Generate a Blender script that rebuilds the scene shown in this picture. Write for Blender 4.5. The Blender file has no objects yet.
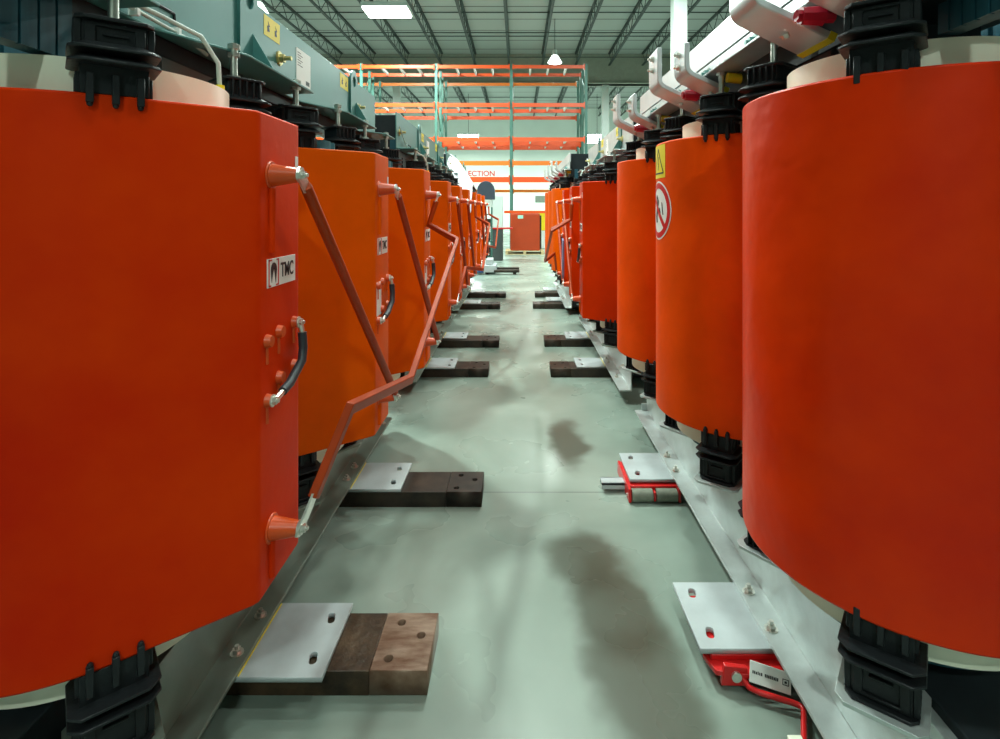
import bpy, bmesh, math, random
from mathutils import Vector, Matrix
random.seed(7)
D = bpy.data
COL = bpy.context.scene.collection
PI = math.pi

# ------------------------------------------------------------------ materials
def nodes_of(m):
    m.use_nodes = True
    nt = m.node_tree
    return nt, nt.nodes, nt.links, nt.nodes['Principled BSDF']

def mat(name, c, rough=0.5, metal=0.0, var=0.08, scale=6.0, bump=0.0, bscale=40.0, c2=None, coat=0.0, rvar=0.0, stretch=None):
    m = D.materials.new(name)
    nt, N, L, P = nodes_of(m)
    P.inputs['Roughness'].default_value = rough
    P.inputs['Metallic'].default_value = metal
    if coat:
        P.inputs['Coat Weight'].default_value = coat
        P.inputs['Coat Roughness'].default_value = 0.15
    tc = N.new('ShaderNodeTexCoord')
    src = tc.outputs['Object']
    if stretch:
        mp = N.new('ShaderNodeMapping'); mp.inputs['Scale'].default_value = stretch
        L.new(src, mp.inputs['Vector']); src = mp.outputs['Vector']
    nz = N.new('ShaderNodeTexNoise'); nz.inputs['Scale'].default_value = scale
    nz.inputs['Detail'].default_value = 5; nz.inputs['Roughness'].default_value = 0.6
    L.new(src, nz.inputs['Vector'])
    cr = N.new('ShaderNodeValToRGB')
    cr.color_ramp.elements[0].position = 0.3; cr.color_ramp.elements[1].position = 0.7
    a = [max(0, x * (1 - var)) for x in c]
    b = list(c2) if c2 else [min(1, x * (1 + var)) for x in c]
    cr.color_ramp.elements[0].color = (*a, 1); cr.color_ramp.elements[1].color = (*b, 1)
    L.new(nz.outputs['Fac'], cr.inputs['Fac'])
    L.new(cr.outputs['Color'], P.inputs['Base Color'])
    if rvar:
        mr = N.new('ShaderNodeMapRange')
        mr.inputs['To Min'].default_value = max(0.02, rough - rvar); mr.inputs['To Max'].default_value = min(1, rough + rvar)
        L.new(nz.outputs['Fac'], mr.inputs['Value']); L.new(mr.outputs['Result'], P.inputs['Roughness'])
    if bump:
        n2 = N.new('ShaderNodeTexNoise'); n2.inputs['Scale'].default_value = bscale; n2.inputs['Detail'].default_value = 3
        L.new(src, n2.inputs['Vector'])
        bp = N.new('ShaderNodeBump'); bp.inputs['Strength'].default_value = bump; bp.inputs['Distance'].default_value = 0.01
        L.new(n2.outputs['Fac'], bp.inputs['Height']); L.new(bp.outputs['Normal'], P.inputs['Normal'])
    return m

def emis(name, c, s):
    m = D.materials.new(name)
    nt, N, L, P = nodes_of(m)
    P.inputs['Base Color'].default_value = (*c, 1)
    P.inputs['Emission Color'].default_value = (*c, 1)
    P.inputs['Emission Strength'].default_value = s
    return m

M = {}
M['coil_a'] = mat('red_resin', (0.60, 0.012, 0.0), 0.48, c2=(0.74, 0.050, 0.0), var=0.10, scale=1.3, bump=0.25, bscale=14, rvar=0.06)
M['coil_b'] = mat('orange_resin', (0.74, 0.098, 0.0), 0.46, var=0.12, scale=2.5, bump=0.2, bscale=14, rvar=0.06)
M['coil_c'] = mat('dull_red_resin', (0.64, 0.017, 0.0), 0.34, c2=(0.80, 0.046, 0.0), var=0.1, scale=1.6, bump=1.0, bscale=5, rvar=0.08)
M['coil_e'] = mat('deep_red_resin', (0.60, 0.030, 0.0), 0.42, var=0.12, scale=2.0, bump=0.2, bscale=12, rvar=0.06)
M['coil_d'] = mat('rust_red_resin', (0.86, 0.076, 0.002), 0.44, var=0.12, scale=2.5, bump=0.25, bscale=12, rvar=0.06)
M['bar'] = mat('red_insulated_bar', (0.36, 0.042, 0.003), 0.42, var=0.15, scale=8)
M['boss'] = mat('orange_red_terminal', (0.62, 0.075, 0.006), 0.34, var=0.12, scale=8)
M['cream'] = mat('cream_insulation', (0.88, 0.92, 0.74), 0.30, var=0.05, scale=3)
M['winding'] = mat('dark_blue_winding', (0.020, 0.085, 0.115), 0.36, var=0.25, scale=5, stretch=(6, 6, .4))
M['core'] = mat('dark_core_steel', (0.022, 0.030, 0.034), 0.45, metal=0.2, var=0.2)
M['black'] = mat('black_polymer', (0.016, 0.019, 0.021), 0.38, var=0.2, scale=9, bump=0.15, bscale=60)
M['teal'] = mat('grey_green_paint', (0.065, 0.205, 0.19), 0.34, metal=0.1, var=0.12, scale=3.5, rvar=0.06)
M['galv'] = mat('galvanised_steel', (0.52, 0.58, 0.57), 0.36, metal=0.45, var=0.12, scale=9, rvar=0.1, bump=0.08, bscale=25)
M['beamgrey'] = mat('dull_zinc_channel', (0.20, 0.245, 0.205), 0.42, metal=0.4, var=0.14, scale=5, rvar=0.1)
M['plate'] = mat('zinc_plate', (0.47, 0.53, 0.54), 0.48, metal=0.25, var=0.1, scale=7, rvar=0.06)
M['alu'] = mat('bare_aluminium', (0.62, 0.65, 0.66), 0.34, metal=0.45, var=0.07, scale=5, rvar=0.08)
M['nut'] = mat('bright_zinc', (0.72, 0.72, 0.66), 0.28, metal=0.9, var=0.15, scale=40)
M['brass'] = mat('yellow_zinc', (0.55, 0.46, 0.20), 0.35, metal=0.7, var=0.15, scale=40)
M['rust'] = mat('rusty_steel', (0.018, 0.012, 0.008), 0.38, metal=0.3, var=0.5, scale=9, c2=(0.10, 0.06, 0.03), rvar=0.12, bump=0.2)
M['copper'] = mat('brown_stained_steel', (0.20, 0.075, 0.025), 0.38, metal=0.3, var=0.45, scale=7, c2=(0.36, 0.26, 0.19), rvar=0.1, stretch=(1, 3, 1))
M['darksteel'] = mat('black_oxide_steel', (0.015, 0.015, 0.015), 0.45, metal=0.4, var=0.4, scale=8, c2=(0.06, 0.045, 0.03))
M['redpaint'] = mat('skate_red_paint', (0.60, 0.012, 0.012), 0.32, var=0.1, scale=8)
M['redins'] = mat('crimson_insulator', (0.50, 0.012, 0.035), 0.30, var=0.1, scale=8)
M['roller'] = mat('grey_green_roller', (0.20, 0.22, 0.17), 0.55, var=0.2, scale=30, bump=0.1)
M['white'] = mat('white_label', (0.80, 0.82, 0.78), 0.45, var=0.03)
M['yellow'] = mat('warning_yellow', (0.85, 0.66, 0.01), 0.45, var=0.04)
M['signred'] = mat('sign_red', (0.62, 0.01, 0.012), 0.4, var=0.04)
M['ink'] = mat('black_ink', (0.012, 0.012, 0.014), 0.5, var=0.1)
M['rubber'] = mat('blue_black_cable', (0.022, 0.032, 0.040), 0.45, var=0.2, scale=20)
M['wire'] = mat('pale_grey_wire', (0.50, 0.56, 0.50), 0.4, var=0.1)
M['rackorange'] = mat('rack_orange', (0.72, 0.075, 0.006), 0.4, var=0.1, scale=1.0)
M['rackamber'] = mat('rack_amber', (0.72, 0.17, 0.008), 0.4, var=0.1, scale=1.0)
M['rackgreen'] = mat('rack_green', (0.055, 0.17, 0.135), 0.45, var=0.15, scale=2)
M['joist'] = mat('grey_joist_steel', (0.035, 0.05, 0.045), 0.6, var=0.15, scale=2)
M['colwhite'] = mat('white_column_paint', (0.62, 0.70, 0.66), 0.5, var=0.06, scale=2)
M['wood'] = mat('pale_pallet_wood', (0.55, 0.42, 0.22), 0.7, var=0.2, scale=6)
M['machgrey'] = mat('slate_blue_cover', (0.045, 0.065, 0.095), 0.4, var=0.08)
M['film'] = mat('white_plastic_film', (0.70, 0.74, 0.80), 0.3, var=0.08, scale=12, bump=0.4, bscale=18)
M['bluepaint'] = mat('blue_paint', (0.03, 0.10, 0.30), 0.4, var=0.1)
M['tan'] = mat('tan_label', (0.65, 0.55, 0.35), 0.5, var=0.05)
M['lampwhite'] = emis('lamp_glow', (0.93, 1.0, 0.96), 28.0)
for k_ in ('coil_e', 'coil_a', 'coil_b', 'coil_c', 'coil_d', 'bar', 'black', 'core', 'winding'):
    M[k_].node_tree.nodes['Principled BSDF'].inputs['Specular IOR Level'].default_value = 0.16 if k_ == 'coil_c' else 0.07 if 'coil' in k_ else 0.22
M['lampglass'] = emis('lamp_glow_glass', (0.85, 1.0, 0.92), 9.0)

# ------------------------------------------------------------------ mesh helpers
class B:
    def __init__(self): self.bm = bmesh.new()
    def box(self, x0, x1, y0, y1, z0, z1, T=None):
        vs = [self.bm.verts.new((x, y, z)) for z in (z0, z1) for y in (y0, y1) for x in (x0, x1)]
        for f in ((0, 2, 3, 1), (4, 5, 7, 6), (0, 1, 5, 4), (2, 6, 7, 3), (0, 4, 6, 2), (1, 3, 7, 5)):
            self.bm.faces.new([vs[i] for i in f])
        if T is not None:
            for v in vs: v.co = T @ v.co
        return self
    def prism(self, poly, a, b, axis='z', T=None, poly2=None):
        """poly in the plane normal to axis, extruded a..b"""
        def P(p, t):
            if axis == 'z': return Vector((p[0], p[1], t))
            if axis == 'y': return Vector((p[0], t, p[1]))
            return Vector((t, p[0], p[1]))
        lo = [self.bm.verts.new(P(p, a)) for p in poly]
        hi = [self.bm.verts.new(P(p, b)) for p in (poly2 or poly)]
        n = len(poly)
        self.bm.faces.new(lo[::-1]); self.bm.faces.new(hi)
        for i in range(n):
            self.bm.faces.new((lo[i], lo[(i + 1) % n], hi[(i + 1) % n], hi[i]))
        if T is not None:
            for v in lo + hi: v.co = T @ v.co
        return self
    def cyl(self, p0, p1, r0, r1=None, n=20, rot=0):
        r1 = r0 if r1 is None else r1
        p0, p1 = Vector(p0), Vector(p1); d = (p1 - p0)
        Q = d.to_track_quat('Z', 'Y').to_matrix()
        a = [self.bm.verts.new(p0 + Q @ Vector((r0 * math.cos(2 * PI * i / n + rot), r0 * math.sin(2 * PI * i / n + rot), 0))) for i in range(n)]
        b = [self.bm.verts.new(p1 + Q @ Vector((r1 * math.cos(2 * PI * i / n + rot), r1 * math.sin(2 * PI * i / n + rot), 0))) for i in range(n)]
        self.bm.faces.new(a[::-1]); self.bm.faces.new(b)
        for i in range(n): self.bm.faces.new((a[i], a[(i + 1) % n], b[(i + 1) % n], b[i]))
        return self
    def ring(self, r0, r1, z0, z1, n=72):
        V = []
        for r, z in ((r0, z0), (r1, z0), (r1, z1), (r0, z1)):
            V.append([self.bm.verts.new((r * math.cos(2 * PI * i / n), r * math.sin(2 * PI * i / n), z)) for i in range(n)])
        for k in range(4):
            a, b = V[k], V[(k + 1) % 4]
            for i in range(n): self.bm.faces.new((a[i], a[(i + 1) % n], b[(i + 1) % n], b[i]))
        return self
    def tube(self, pts, r, n=10, flat=None):
        """round tube (or flat = (w, t) strip) along points"""
        pts = [Vector(p) for p in pts]; rings = []
        up = None
        for i, p in enumerate(pts):
            a = (pts[i] - pts[i - 1]).normalized() if i else None
            b = (pts[i + 1] - pts[i]).normalized() if i < len(pts) - 1 else None
            t = (a + b).normalized() if a and b else (a or b)
            ref = Vector((0, 0, 1)) if abs(t.z) < 0.92 else Vector((1, 0, 0))
            if flat: ref = Vector((1, 0, 0)) if abs(t.x) < 0.9 else Vector((0, 1, 0))
            if up is not None: ref = up
            s = t.cross(ref).normalized(); u = s.cross(t).normalized(); up = u
            k = 1.0
            if a and b:
                k = 1 / max(0.5, math.cos(a.angle(b) / 2))
            if flat:
                w, th = flat
                q = [(-w, -th), (w, -th), (w, th), (-w, th)]
                rings.append([self.bm.verts.new(p + s * (x * k) + u * y) for x, y in q])
            else:
                rings.append([self.bm.verts.new(p + (s * math.cos(2 * PI * j / n) + u * math.sin(2 * PI * j / n)) * r) for j in range(n)])
        m = len(rings[0])
        self.bm.faces.new(rings[0][::-1]); self.bm.faces.new(rings[-1])
        for a, b in zip(rings, rings[1:]):
            for j in range(m): self.bm.faces.new((a[j], a[(j + 1) % m], b[(j + 1) % m], b[j]))
        return self
    def done(self, name, m, parent=None, bevel=0, smooth=None, seg=2, loc=None):
        bmesh.ops.recalc_face_normals(self.bm, faces=self.bm.faces)
        me = D.meshes.new(name); self.bm.to_mesh(me); self.bm.free()
        me.materials.append(m)
        o = D.objects.new(name, me); COL.objects.link(o)
        if parent: o.parent = parent
        if loc: o.location = loc
        if bevel:
            b = o.modifiers.new('Bevel', 'BEVEL'); b.width = bevel; b.segments = seg; b.limit_method = 'ANGLE'; b.angle_limit = math.radians(35)
        if smooth or bevel:
            for p in me.polygons: p.use_smooth = True
            me.set_sharp_from_angle(angle=math.radians(smooth or 40))
        return o

def curve_mesh(name, outline, holes, z0, z1, m, parent=None, bevel=0.0):
    """flat plate with real holes: a filled 2-D curve, extruded, turned into a mesh"""
    cu = D.curves.new(name, 'CURVE'); cu.dimensions = '2D'; cu.fill_mode = 'BOTH'
    for poly in [outline] + holes:
        sp = cu.splines.new('POLY'); sp.points.add(len(poly) - 1); sp.use_cyclic_u = True
        for p, q in zip(sp.points, poly): p.co = (q[0], q[1], 0, 1)
    cu.extrude = (z1 - z0) / 2 - bevel; cu.bevel_depth = bevel; cu.offset = -bevel; cu.bevel_resolution = 0
    tmp = D.objects.new('tmp', cu); COL.objects.link(tmp)
    dg = bpy.context.evaluated_depsgraph_get()
    me = D.meshes.new_from_object(tmp.evaluated_get(dg))
    D.objects.remove(tmp); D.curves.remove(cu)
    me.name = name
    me.transform(Matrix.Translation((0, 0, (z0 + z1) / 2)))
    me.materials.clear(); me.materials.append(m)
    o = D.objects.new(name, me); COL.objects.link(o)
    if parent: o.parent = parent
    return o

def slot(cx, cy, w, h, ang=0, n=8):
    """rounded slot outline: length h, width w"""
    r = w / 2; P = []
    for s in (1, -1):
        for i in range(n + 1):
            a = (0 if s > 0 else PI) + PI * i / n
            x, y = r * math.cos(a), r * math.sin(a) + s * (h / 2 - r)
            P.append((cx + x * math.cos(ang) - y * math.sin(ang), cy + x * math.sin(ang) + y * math.cos(ang)))
    return P

def text(s, size, m, parent, T, name='lettering', depth=0.0006, bold=0.0):
    cu = D.curves.new(name, 'FONT'); cu.body = s; cu.size = size; cu.extrude = depth; cu.offset = bold
    cu.align_x = 'CENTER'; cu.align_y = 'CENTER'
    tmp = D.objects.new('tmp', cu); COL.objects.link(tmp)
    dg = bpy.context.evaluated_depsgraph_get()
    me = D.meshes.new_from_object(tmp.evaluated_get(dg))
    D.objects.remove(tmp); D.curves.remove(cu)
    me.transform(T); me.materials.clear(); me.materials.append(m); me.name = name
    o = D.objects.new(name, me); COL.objects.link(o)
    if parent: o.parent = parent
    return o

def empty(name, label, cat, loc=(0, 0, 0), rz=0, group=None):
    o = D.objects.new(name, None); COL.objects.link(o); o.empty_display_size = 0.2
    o.location = loc; o.rotation_euler = (0, 0, rz); o['label'] = label; o['category'] = cat
    if group: o['group'] = group
    return o
def tag(o, label, cat, group=None):
    o['label'] = label; o['category'] = cat
    if group: o['group'] = group
    return o
def struct(o): o['kind'] = 'structure'; return o
def clone(o, parent=None):
    c = o.copy(); COL.objects.link(c)
    if parent is not None: c.parent = parent
    for ch in list(o.children): clone(ch, c)
    return c
def dup(o, loc, rz, label=None):
    kids = list(o.children)
    c = o.copy(); COL.objects.link(c); c.location = loc; c.rotation_euler = (0, 0, rz)
    if label: c['label'] = label
    for k in kids: clone(k, c)
    return c
def face_x(u, v, z, facing=1):
    """lettering matrix: text lies in a plane normal to +x (reads left to right along +y... seen from +x)"""
    R = Matrix(((0, 0, 1), (1, 0, 0), (0, 1, 0))).to_4x4()
    return Matrix.Translation((u, v, z)) @ R

def hexbolt(b, p, d, r=0.012, L=0.012, stud=0.012):
    p = Vector(p); d = Vector(d).normalized()
    b.cyl(p, p + d * 0.003, r * 1.5, n=18)
    b.cyl(p + d * 0.003, p + d * (0.003 + L), r, n=6)
    b.cyl(p + d * (0.003 + L), p + d * (0.003 + L + stud), r * 0.5, n=12)
    return b

# ------------------------------------------------------------------ the black rubber/polymer blocks over and under each coil
def chamf(x0, x1, y, c):
    return [(x0, -y + c), (x0, y - c), (x0 + c, y), (x1 - c, y), (x1, y - c), (x1, -y + c), (x1 - c, -y), (x0 + c, -y)]
def block_mesh(H):
    b = block_mesh0(H)
    for v in b.bm.verts: v.co.y *= 0.78; v.co.x = v.co.x * 0.85 if v.co.x < 0.02 else v.co.x * 0.8
    return b
def block_mesh0(H):
    b = B()
    b.box(-0.115, -0.004, -0.080, 0.080, 0, 0.065)
    for z in (0.062, 0.090):
        b.prism(chamf(-0.145, 0.045, 0.108, 0.03), z, z + 0.006)
        b.prism(chamf(-0.145, 0.045, 0.108, 0.03), z + 0.006, z + 0.022, poly2=chamf(-0.12, 0.002, 0.076, 0.012))
    b.box(-0.118, -0.002, -0.076, 0.076, 0.10, H - 0.008)
    b.prism(chamf(-0.14, 0.02, 0.092, 0.02), H - 0.008, H)
    # framed recess on the outer face
    for (y0, y1, z0, z1) in ((-0.07, 0.07, 0.104, 0.110), (-0.07, 0.07, H - 0.02, H - 0.012), (-0.07, -0.045, 0.1, H - 0.015), (0.045, 0.07, 0.1, H - 0.015), (-0.03, 0.03, 0.126, 0.131)):
        b.box(-0.002, 0.006, y0, y1, z0, z1)
    # side ribs
    for s in (-1, 1):
        for x in (-0.11, -0.085, -0.06, -0.035, -0.012):
            b.box(x, x + 0.006, s * 0.076, s * 0.094, 0.092, H - 0.008)
        for x in (-0.10, -0.06, -0.02):
            b.box(x, x + 0.006, s * 0.072, s * 0.09, 0.0, 0.045)
    # hooks gripping the rim of the coil
    for y in (-0.058, 0.0, 0.058):
        b.box(-0.004, 0.016, y - 0.009, y + 0.009, -0.022, 0.042)
        b.cyl((0.006, y, -0.022), (0.006, y, -0.030), 0.009, 0.006, n=10)
    return b

def place(o, parent, u, v, z, rz=0, flip=False):
    o.parent = parent; o.location = (u, v, z); o.rotation_euler = (PI if flip else 0, 0, rz)
    return o

RC = 0.41      # coil radius
PITCH = 1.03

def add_blocks(root, zt, zb, ht, hb, zflange, zpad, deg=49.5):
    """two holding blocks above and two below each coil on the aisle side"""
    first_t = first_b = None
    for i in (-1, 0, 1):
        for s in (-1, 1):
            ang = s * math.radians(deg)
            u, v = RC * math.cos(ang), i * PITCH + RC * math.sin(ang)
            if first_t is None:
                t = block_mesh(ht).done('support_block', M['black'], root, bevel=0.002, seg=1)
                g = B()
                g.cyl((-0.06, 0, ht - 0.001), (-0.06, 0, zflange - zt + 0.03), 0.011, n=14)
                g.cyl((-0.06, 0, ht), (-0.06, 0, ht + 0.016), 0.022, n=6)
                g.cyl((-0.06, 0, zflange - zt + 0.011), (-0.06, 0, zflange - zt + 0.026), 0.02, n=6)
                g.cyl((-0.06, 0, zflange - zt - 0.014), (-0.06, 0, zflange - zt - 0.001), 0.02, n=6)
                g.done('jack_bolt', M['nut'], t, smooth=30)
                d = block_mesh(hb).done('support_block', M['black'], root, bevel=0.002, seg=1)
                p = B(); p.prism(chamf(-0.17, 0.035, 0.09, 0.02), hb, hb + 0.01)
                p.box(-0.2, -0.16, -0.08, 0.08, hb, hb + 0.01)
                p.done('foot_plate', M['galv'] if zpad else M['beamgrey'], d, bevel=0.001)
                first_t, first_b = t, d
            else:
                t, d = clone(first_t, root), clone(first_b, root)
            place(t, root, u, v, zt, ang)
            place(d, root, u, v, zb, 0, True)
            d.rotation_euler = (PI, 0, ang)

def winding(parent, z0, z1):
    n = 96; b = B(); poly = []
    for i in range(n):
        r = 0.262 if (i // 2) % 4 else 0.250
        poly.append((r * math.cos(2 * PI * i / n), r * math.sin(2 * PI * i / n)))
    b.prism(poly, z0, z1)
    return b.done('low_voltage_winding', M['winding'], parent)

def dark_backing(root, z0):  # added dark panel, closes off the bright wall seen past the coils
    b = B(); b.box(-0.445, -0.425, -1.5, 1.5, z0, z0 + 0.46)
    for i in range(24): b.box(-0.425, -0.415, -1.5 + i * 0.125, -1.5 + i * 0.125 + 0.105, z0, z0 + 0.46)
    b.done('dark_backing', M['winding'], root)
def slats(v0, v1, z0=1.905):
    b = B(); b.box(0.05, 0.088, v0, v1, z0, 2.14)
    n = 5
    for i in range(n): b.box(0.085, 0.098, v0 + (v1 - v0) * i / n, v0 + (v1 - v0) * (i + 0.85) / n, z0, 2.14)
    return b

# ------------------------------------------------------------------ transformer seen from its high-voltage side (flat faces, link bars)
FU = 0.494; FH = 0.134
def hv_coil_poly():
    a = math.atan2(FH, FU); d = math.hypot(FU, FH)
    t = a + math.acos(RC / d)       # tangent angle
    P = []; n = 64
    for i in range(n + 1):
        th = t + (2 * PI - 2 * t) * i / n
        P.append((RC * math.cos(th), RC * math.sin(th)))
    P += [(FU - 0.020, -FH - 0.012), (FU - 0.008, -FH - 0.001), (FU - 0.001, -FH + 0.010), (FU, -FH + 0.022), (FU, FH - 0.022), (FU - 0.001, FH - 0.010), (FU - 0.008, FH + 0.001), (FU - 0.020, FH + 0.012)]
    return P

def boss(parent, u, v, z, L=0.072):
    b = B(); b.cyl((u - 0.004, v, z), (u + 0.004, v, z), 0.040, 0.036, n=28)
    b.cyl((u, v, z), (u + L, v, z), 0.031, 0.019, n=28)
    o = b.done('terminal_boss', M['boss'], parent, smooth=40)
    g = B(); g.cyl((u + L, v, z), (u + L + 0.004, v, z), 0.021, n=20)
    hexbolt(g, (u + L + 0.007, v, z), (1, 0, 0), r=0.011, L=0.009, stud=0.006)
    g.done('terminal_stud', M['nut'], parent, smooth=30)
    return o

def flat_lug(b, p, d, L=0.05, w=0.021, t=0.003):
    """silver flattened end piece starting at p running along d, plane normal x"""
    d = Vector(d).normalized(); s = Vector((1, 0, 0)).cross(d).normalized(); x = Vector((1, 0, 0))
    p = Vector(p); pts = []
    for k, w2 in ((-0.022, w * 0.5), (-0.008, w), (L, w * 0.9)):
        pts.append((k, w2))
    out = [p + d * k + s * w2 for k, w2 in pts] + [p + d * k - s * w2 for k, w2 in reversed(pts)]
    lo = [b.bm.verts.new(q - x * t) for q in out]; hi = [b.bm.verts.new(q + x * t) for q in out]
    b.bm.faces.new(lo[::-1]); b.bm.faces.new(hi); n = len(out)
    for i in range(n): b.bm.faces.new((lo[i], lo[(i + 1) % n], hi[(i + 1) % n], hi[i]))

def link_bar(root, pts, name='link_bar', r=0.016, flat=None):
    pts = [Vector(p) for p in pts]
    d0 = (pts[1] - pts[0]).normalized(); d1 = (pts[-2] - pts[-1]).normalized()
    q = [pts[0] + d0 * (0.075 if flat else 0.042)] + pts[1:-1] + [pts[-1] + d1 * 0.042]
    b = B()
    if flat: b.tube(q, 0, flat=flat)
    else: b.tube(q, r, n=14)
    o = b.done(name, M['bar'], root, bevel=0.003 if flat else 0, smooth=50, seg=2)
    for p_, d_, l_ in ((pts[0], d0, 0.085 if flat else 0.05), (pts[-1], d1, 0.05)):
        g = B(); flat_lug(g, p_, d_, l_); g.done('flattened_end', M['nut'], o)
    return o

def top_clamp_mesh(b, s, w, z0, z1, half, ears, th=0.008, out0=0.022, out1=0.158):
    b.box(min(s * w, s * (w + th)), max(s * w, s * (w + th)), -half, half, z0, z1)
    Q = [(s * w, -half), (s * (w + out0), -half)]
    for (a, c, e) in ears:
        Q += [(s * (w + out0), a), (s * (w + out1), c), (s * (w + out1), e), (s * (w + out0), e + 0.015)]
    Q += [(s * (w + out0), half), (s * w, half)]
    b.prism(Q, z0, z0 + 0.009)

def yellow_warning(parent, u, v, z, w=0.085, h=0.05):
    o = B().box(u, u + 0.0012, v - w / 2, v + w / 2, z - h / 2, z + h / 2).done('warning_label', M['yellow'], parent)
    return o

def hv_transformer(label, mats, x0, group):
    root = empty('transformer', label, 'transformer', (0, 0, 0), 0, group)
    ZB, ZT = 0.555, 1.805
    poly = hv_coil_poly()
    me_first = None
    off = (0, 0.026, 0.066) if x0 == 'near' else (0, 0, 0)
    for i in (-1, 0, 1):
        du = off[i + 1]
        c = B().prism(poly, ZB, ZT).done('coil', mats[i + 1], root, bevel=0.006, smooth=30)
        c.location = (du, i * PITCH, 0)
        B().ring(0.262, 0.312, ZB - 0.10, ZB + 0.02).done('insulating_sleeve', M['cream'], c, smooth=40)
        B().ring(0.262, 0.312, ZT - 0.02, ZT + (0.093 if (x0 == 'near' and i == -1) else 0.003)).done('insulating_sleeve', M['cream'], c, smooth=40)
        winding(c, ZB - 0.11, ZT + 0.06)
        B().box(-0.088, 0.088, -0.12, 0.12, ZT + 0.05, 2.02).done('core_leg', M['core'], c)
        boss(c, FU, -0.055, 1.645); boss(c, FU, -0.055, 0.705)
        # raised weld-like ribs below the bosses, tap terminals and tap cable
        for (z0, z1, vv) in ((1.44, 1.61, -0.058), (0.58, 0.68, -0.058)):
            B().tube([(FU, vv, z0), (FU + 0.002, vv, z1)], 0.011, n=8).done('moulded_rib', mats[i + 1], c, smooth=50)
        pins = [(-0.085, 1.21), (-0.015, 1.22), (0.085, 1.225), (-0.085, 1.055), (-0.015, 1.095), (0.085, 1.10)]
        for (v, z) in pins:
            g = B(); g.cyl((FU, v, z), (FU + 0.015, v, z), 0.018, 0.015, n=18)
            g.tube([(FU, v, z - 0.005), (FU + 0.001, v, z - 0.06)], 0.005, n=8)
            g.done('tap_terminal', M['boss'], c, smooth=45)
        m0, m1, m2, m3 = Vector((FU + 0.025, 0.088, 1.195)), Vector((FU + 0.028, 0.088, 1.15)), Vector((FU + 0.028, 0.035, 1.095)), Vector((FU + 0.025, -0.045, 1.066))
        B().tube([m0, m1, (m1 + m2) / 2 + Vector((0.002, 0.012, -0.006)), m2, (m2 + m3) / 2 + Vector((0.001, 0.0, -0.005)), m3], 0.0125, n=12).done('tap_link_cable', M['rubber'], c, smooth=60)
        for (v, z, q) in ((0.085, 1.225, m0), (-0.085, 1.055, m3)):
            g = B(); hexbolt(g, (FU + 0.015, v, z), (1, 0, 0), 0.011, 0.009, 0.006); g.tube([(FU + 0.021, v, z), q], 0.008, n=8)
            g.done('cable_lug', M['nut'], c, smooth=35)
    for i in (-1, 0, 1):
        du = off[i + 1]; v0 = i * PITCH
        # maker's plate
        zc = 1.385
        p = B().box(FU + du, FU + du + 0.002, v0 - 0.085, v0 + 0.095, zc - 0.038, zc + 0.038).done('brand_plate', M['white'], root, bevel=0.0006, seg=1)
        text('TMC', 0.056, M['ink'], p, face_x(FU + du + 0.0026, v0 + 0.038, zc) @ Matrix.Diagonal((0.72, 1, 1, 1)), bold=0.0006)
        b = B(); x = FU + du + 0.002
        for (y0, y1, z0, z1) in ((-0.078, -0.074, -0.036, 0.036), (-0.078, -0.058, 0.032, 0.036), (-0.030, -0.018, 0.032, 0.036), (-0.021, -0.017, -0.036, 0.036), (-0.078, -0.064, -0.036, -0.032), (-0.034, -0.018, -0.036, -0.032)):
            b.box(x, x + 0.001, v0 + y0, v0 + y1, zc + z0, zc + z1)
        b.done('emblem_frame', M['signred'], p)
        b = B(); P = []
        for k in range(9):
            a = PI * k / 8; P.append((v0 - 0.047 + 0.018 * math.cos(a), zc + 0.008 + 0.019 * math.sin(a)))
        P += [(v0 - 0.060, zc - 0.026), (v0 - 0.054, zc - 0.004), (v0 - 0.046, zc + 0.012), (v0 - 0.040, zc - 0.006), (v0 - 0.036, zc - 0.028)]
        b.prism(P, x, x + 0.001, axis='x'); b.done('emblem', M['ink'], p)
        if i != -1:
            B().box(FU + du, FU + du + 0.0015, v0 - 0.10, v0 - 0.02, 1.075, 1.225).done('rating_label', M['white'], root)
        B().box(FU + du, FU + du + 0.002, v0 + 0.098, v0 + 0.116, 1.655, 1.71).done('phase_tag', M['white'], root)
    # diagonal bars and the long bent return bar
    T = FU + 0.078
    O = lambda i: (off[i + 1], i * PITCH - 0.055)
    for i in (-1, 0):
        (du, v), (du2, v2) = O(i), O(i + 1)
        link_bar(root, [(T + du, v, 1.645), (T + du2, v2, 0.705)])
    (dA, vA), (dC, vC) = O(-1), O(1)
    if x0 == 'near':
        pts = [(T, vA, 0.705), (0.66, -0.945, 0.975), (0.735, -0.43, 0.90), (0.765, 0.93, 1.355), (T + 0.01, 0.955, 1.455), (T + dC, vC, 1.645)]
    else:
        pts = [(T, vA, 0.705), (0.62, -0.80, 0.99), (0.76, -0.42, 0.93), (0.76, 0.93, 1.355), (T + 0.01, 0.955, 1.455), (T, vC, 1.645)]
    link_bar(root, pts, 'bent_link_bar', flat=(0.017, 0.012))
    # frame
    add_blocks(root, ZT, ZB, 0.165, 0.20, 2.062, False)
    ears = [(-1.47, -1.46, -1.17), (-1.0, -0.71, -0.13), (0.06, 0.36, 0.94), (1.05, 1.20, 1.46)]
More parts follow.
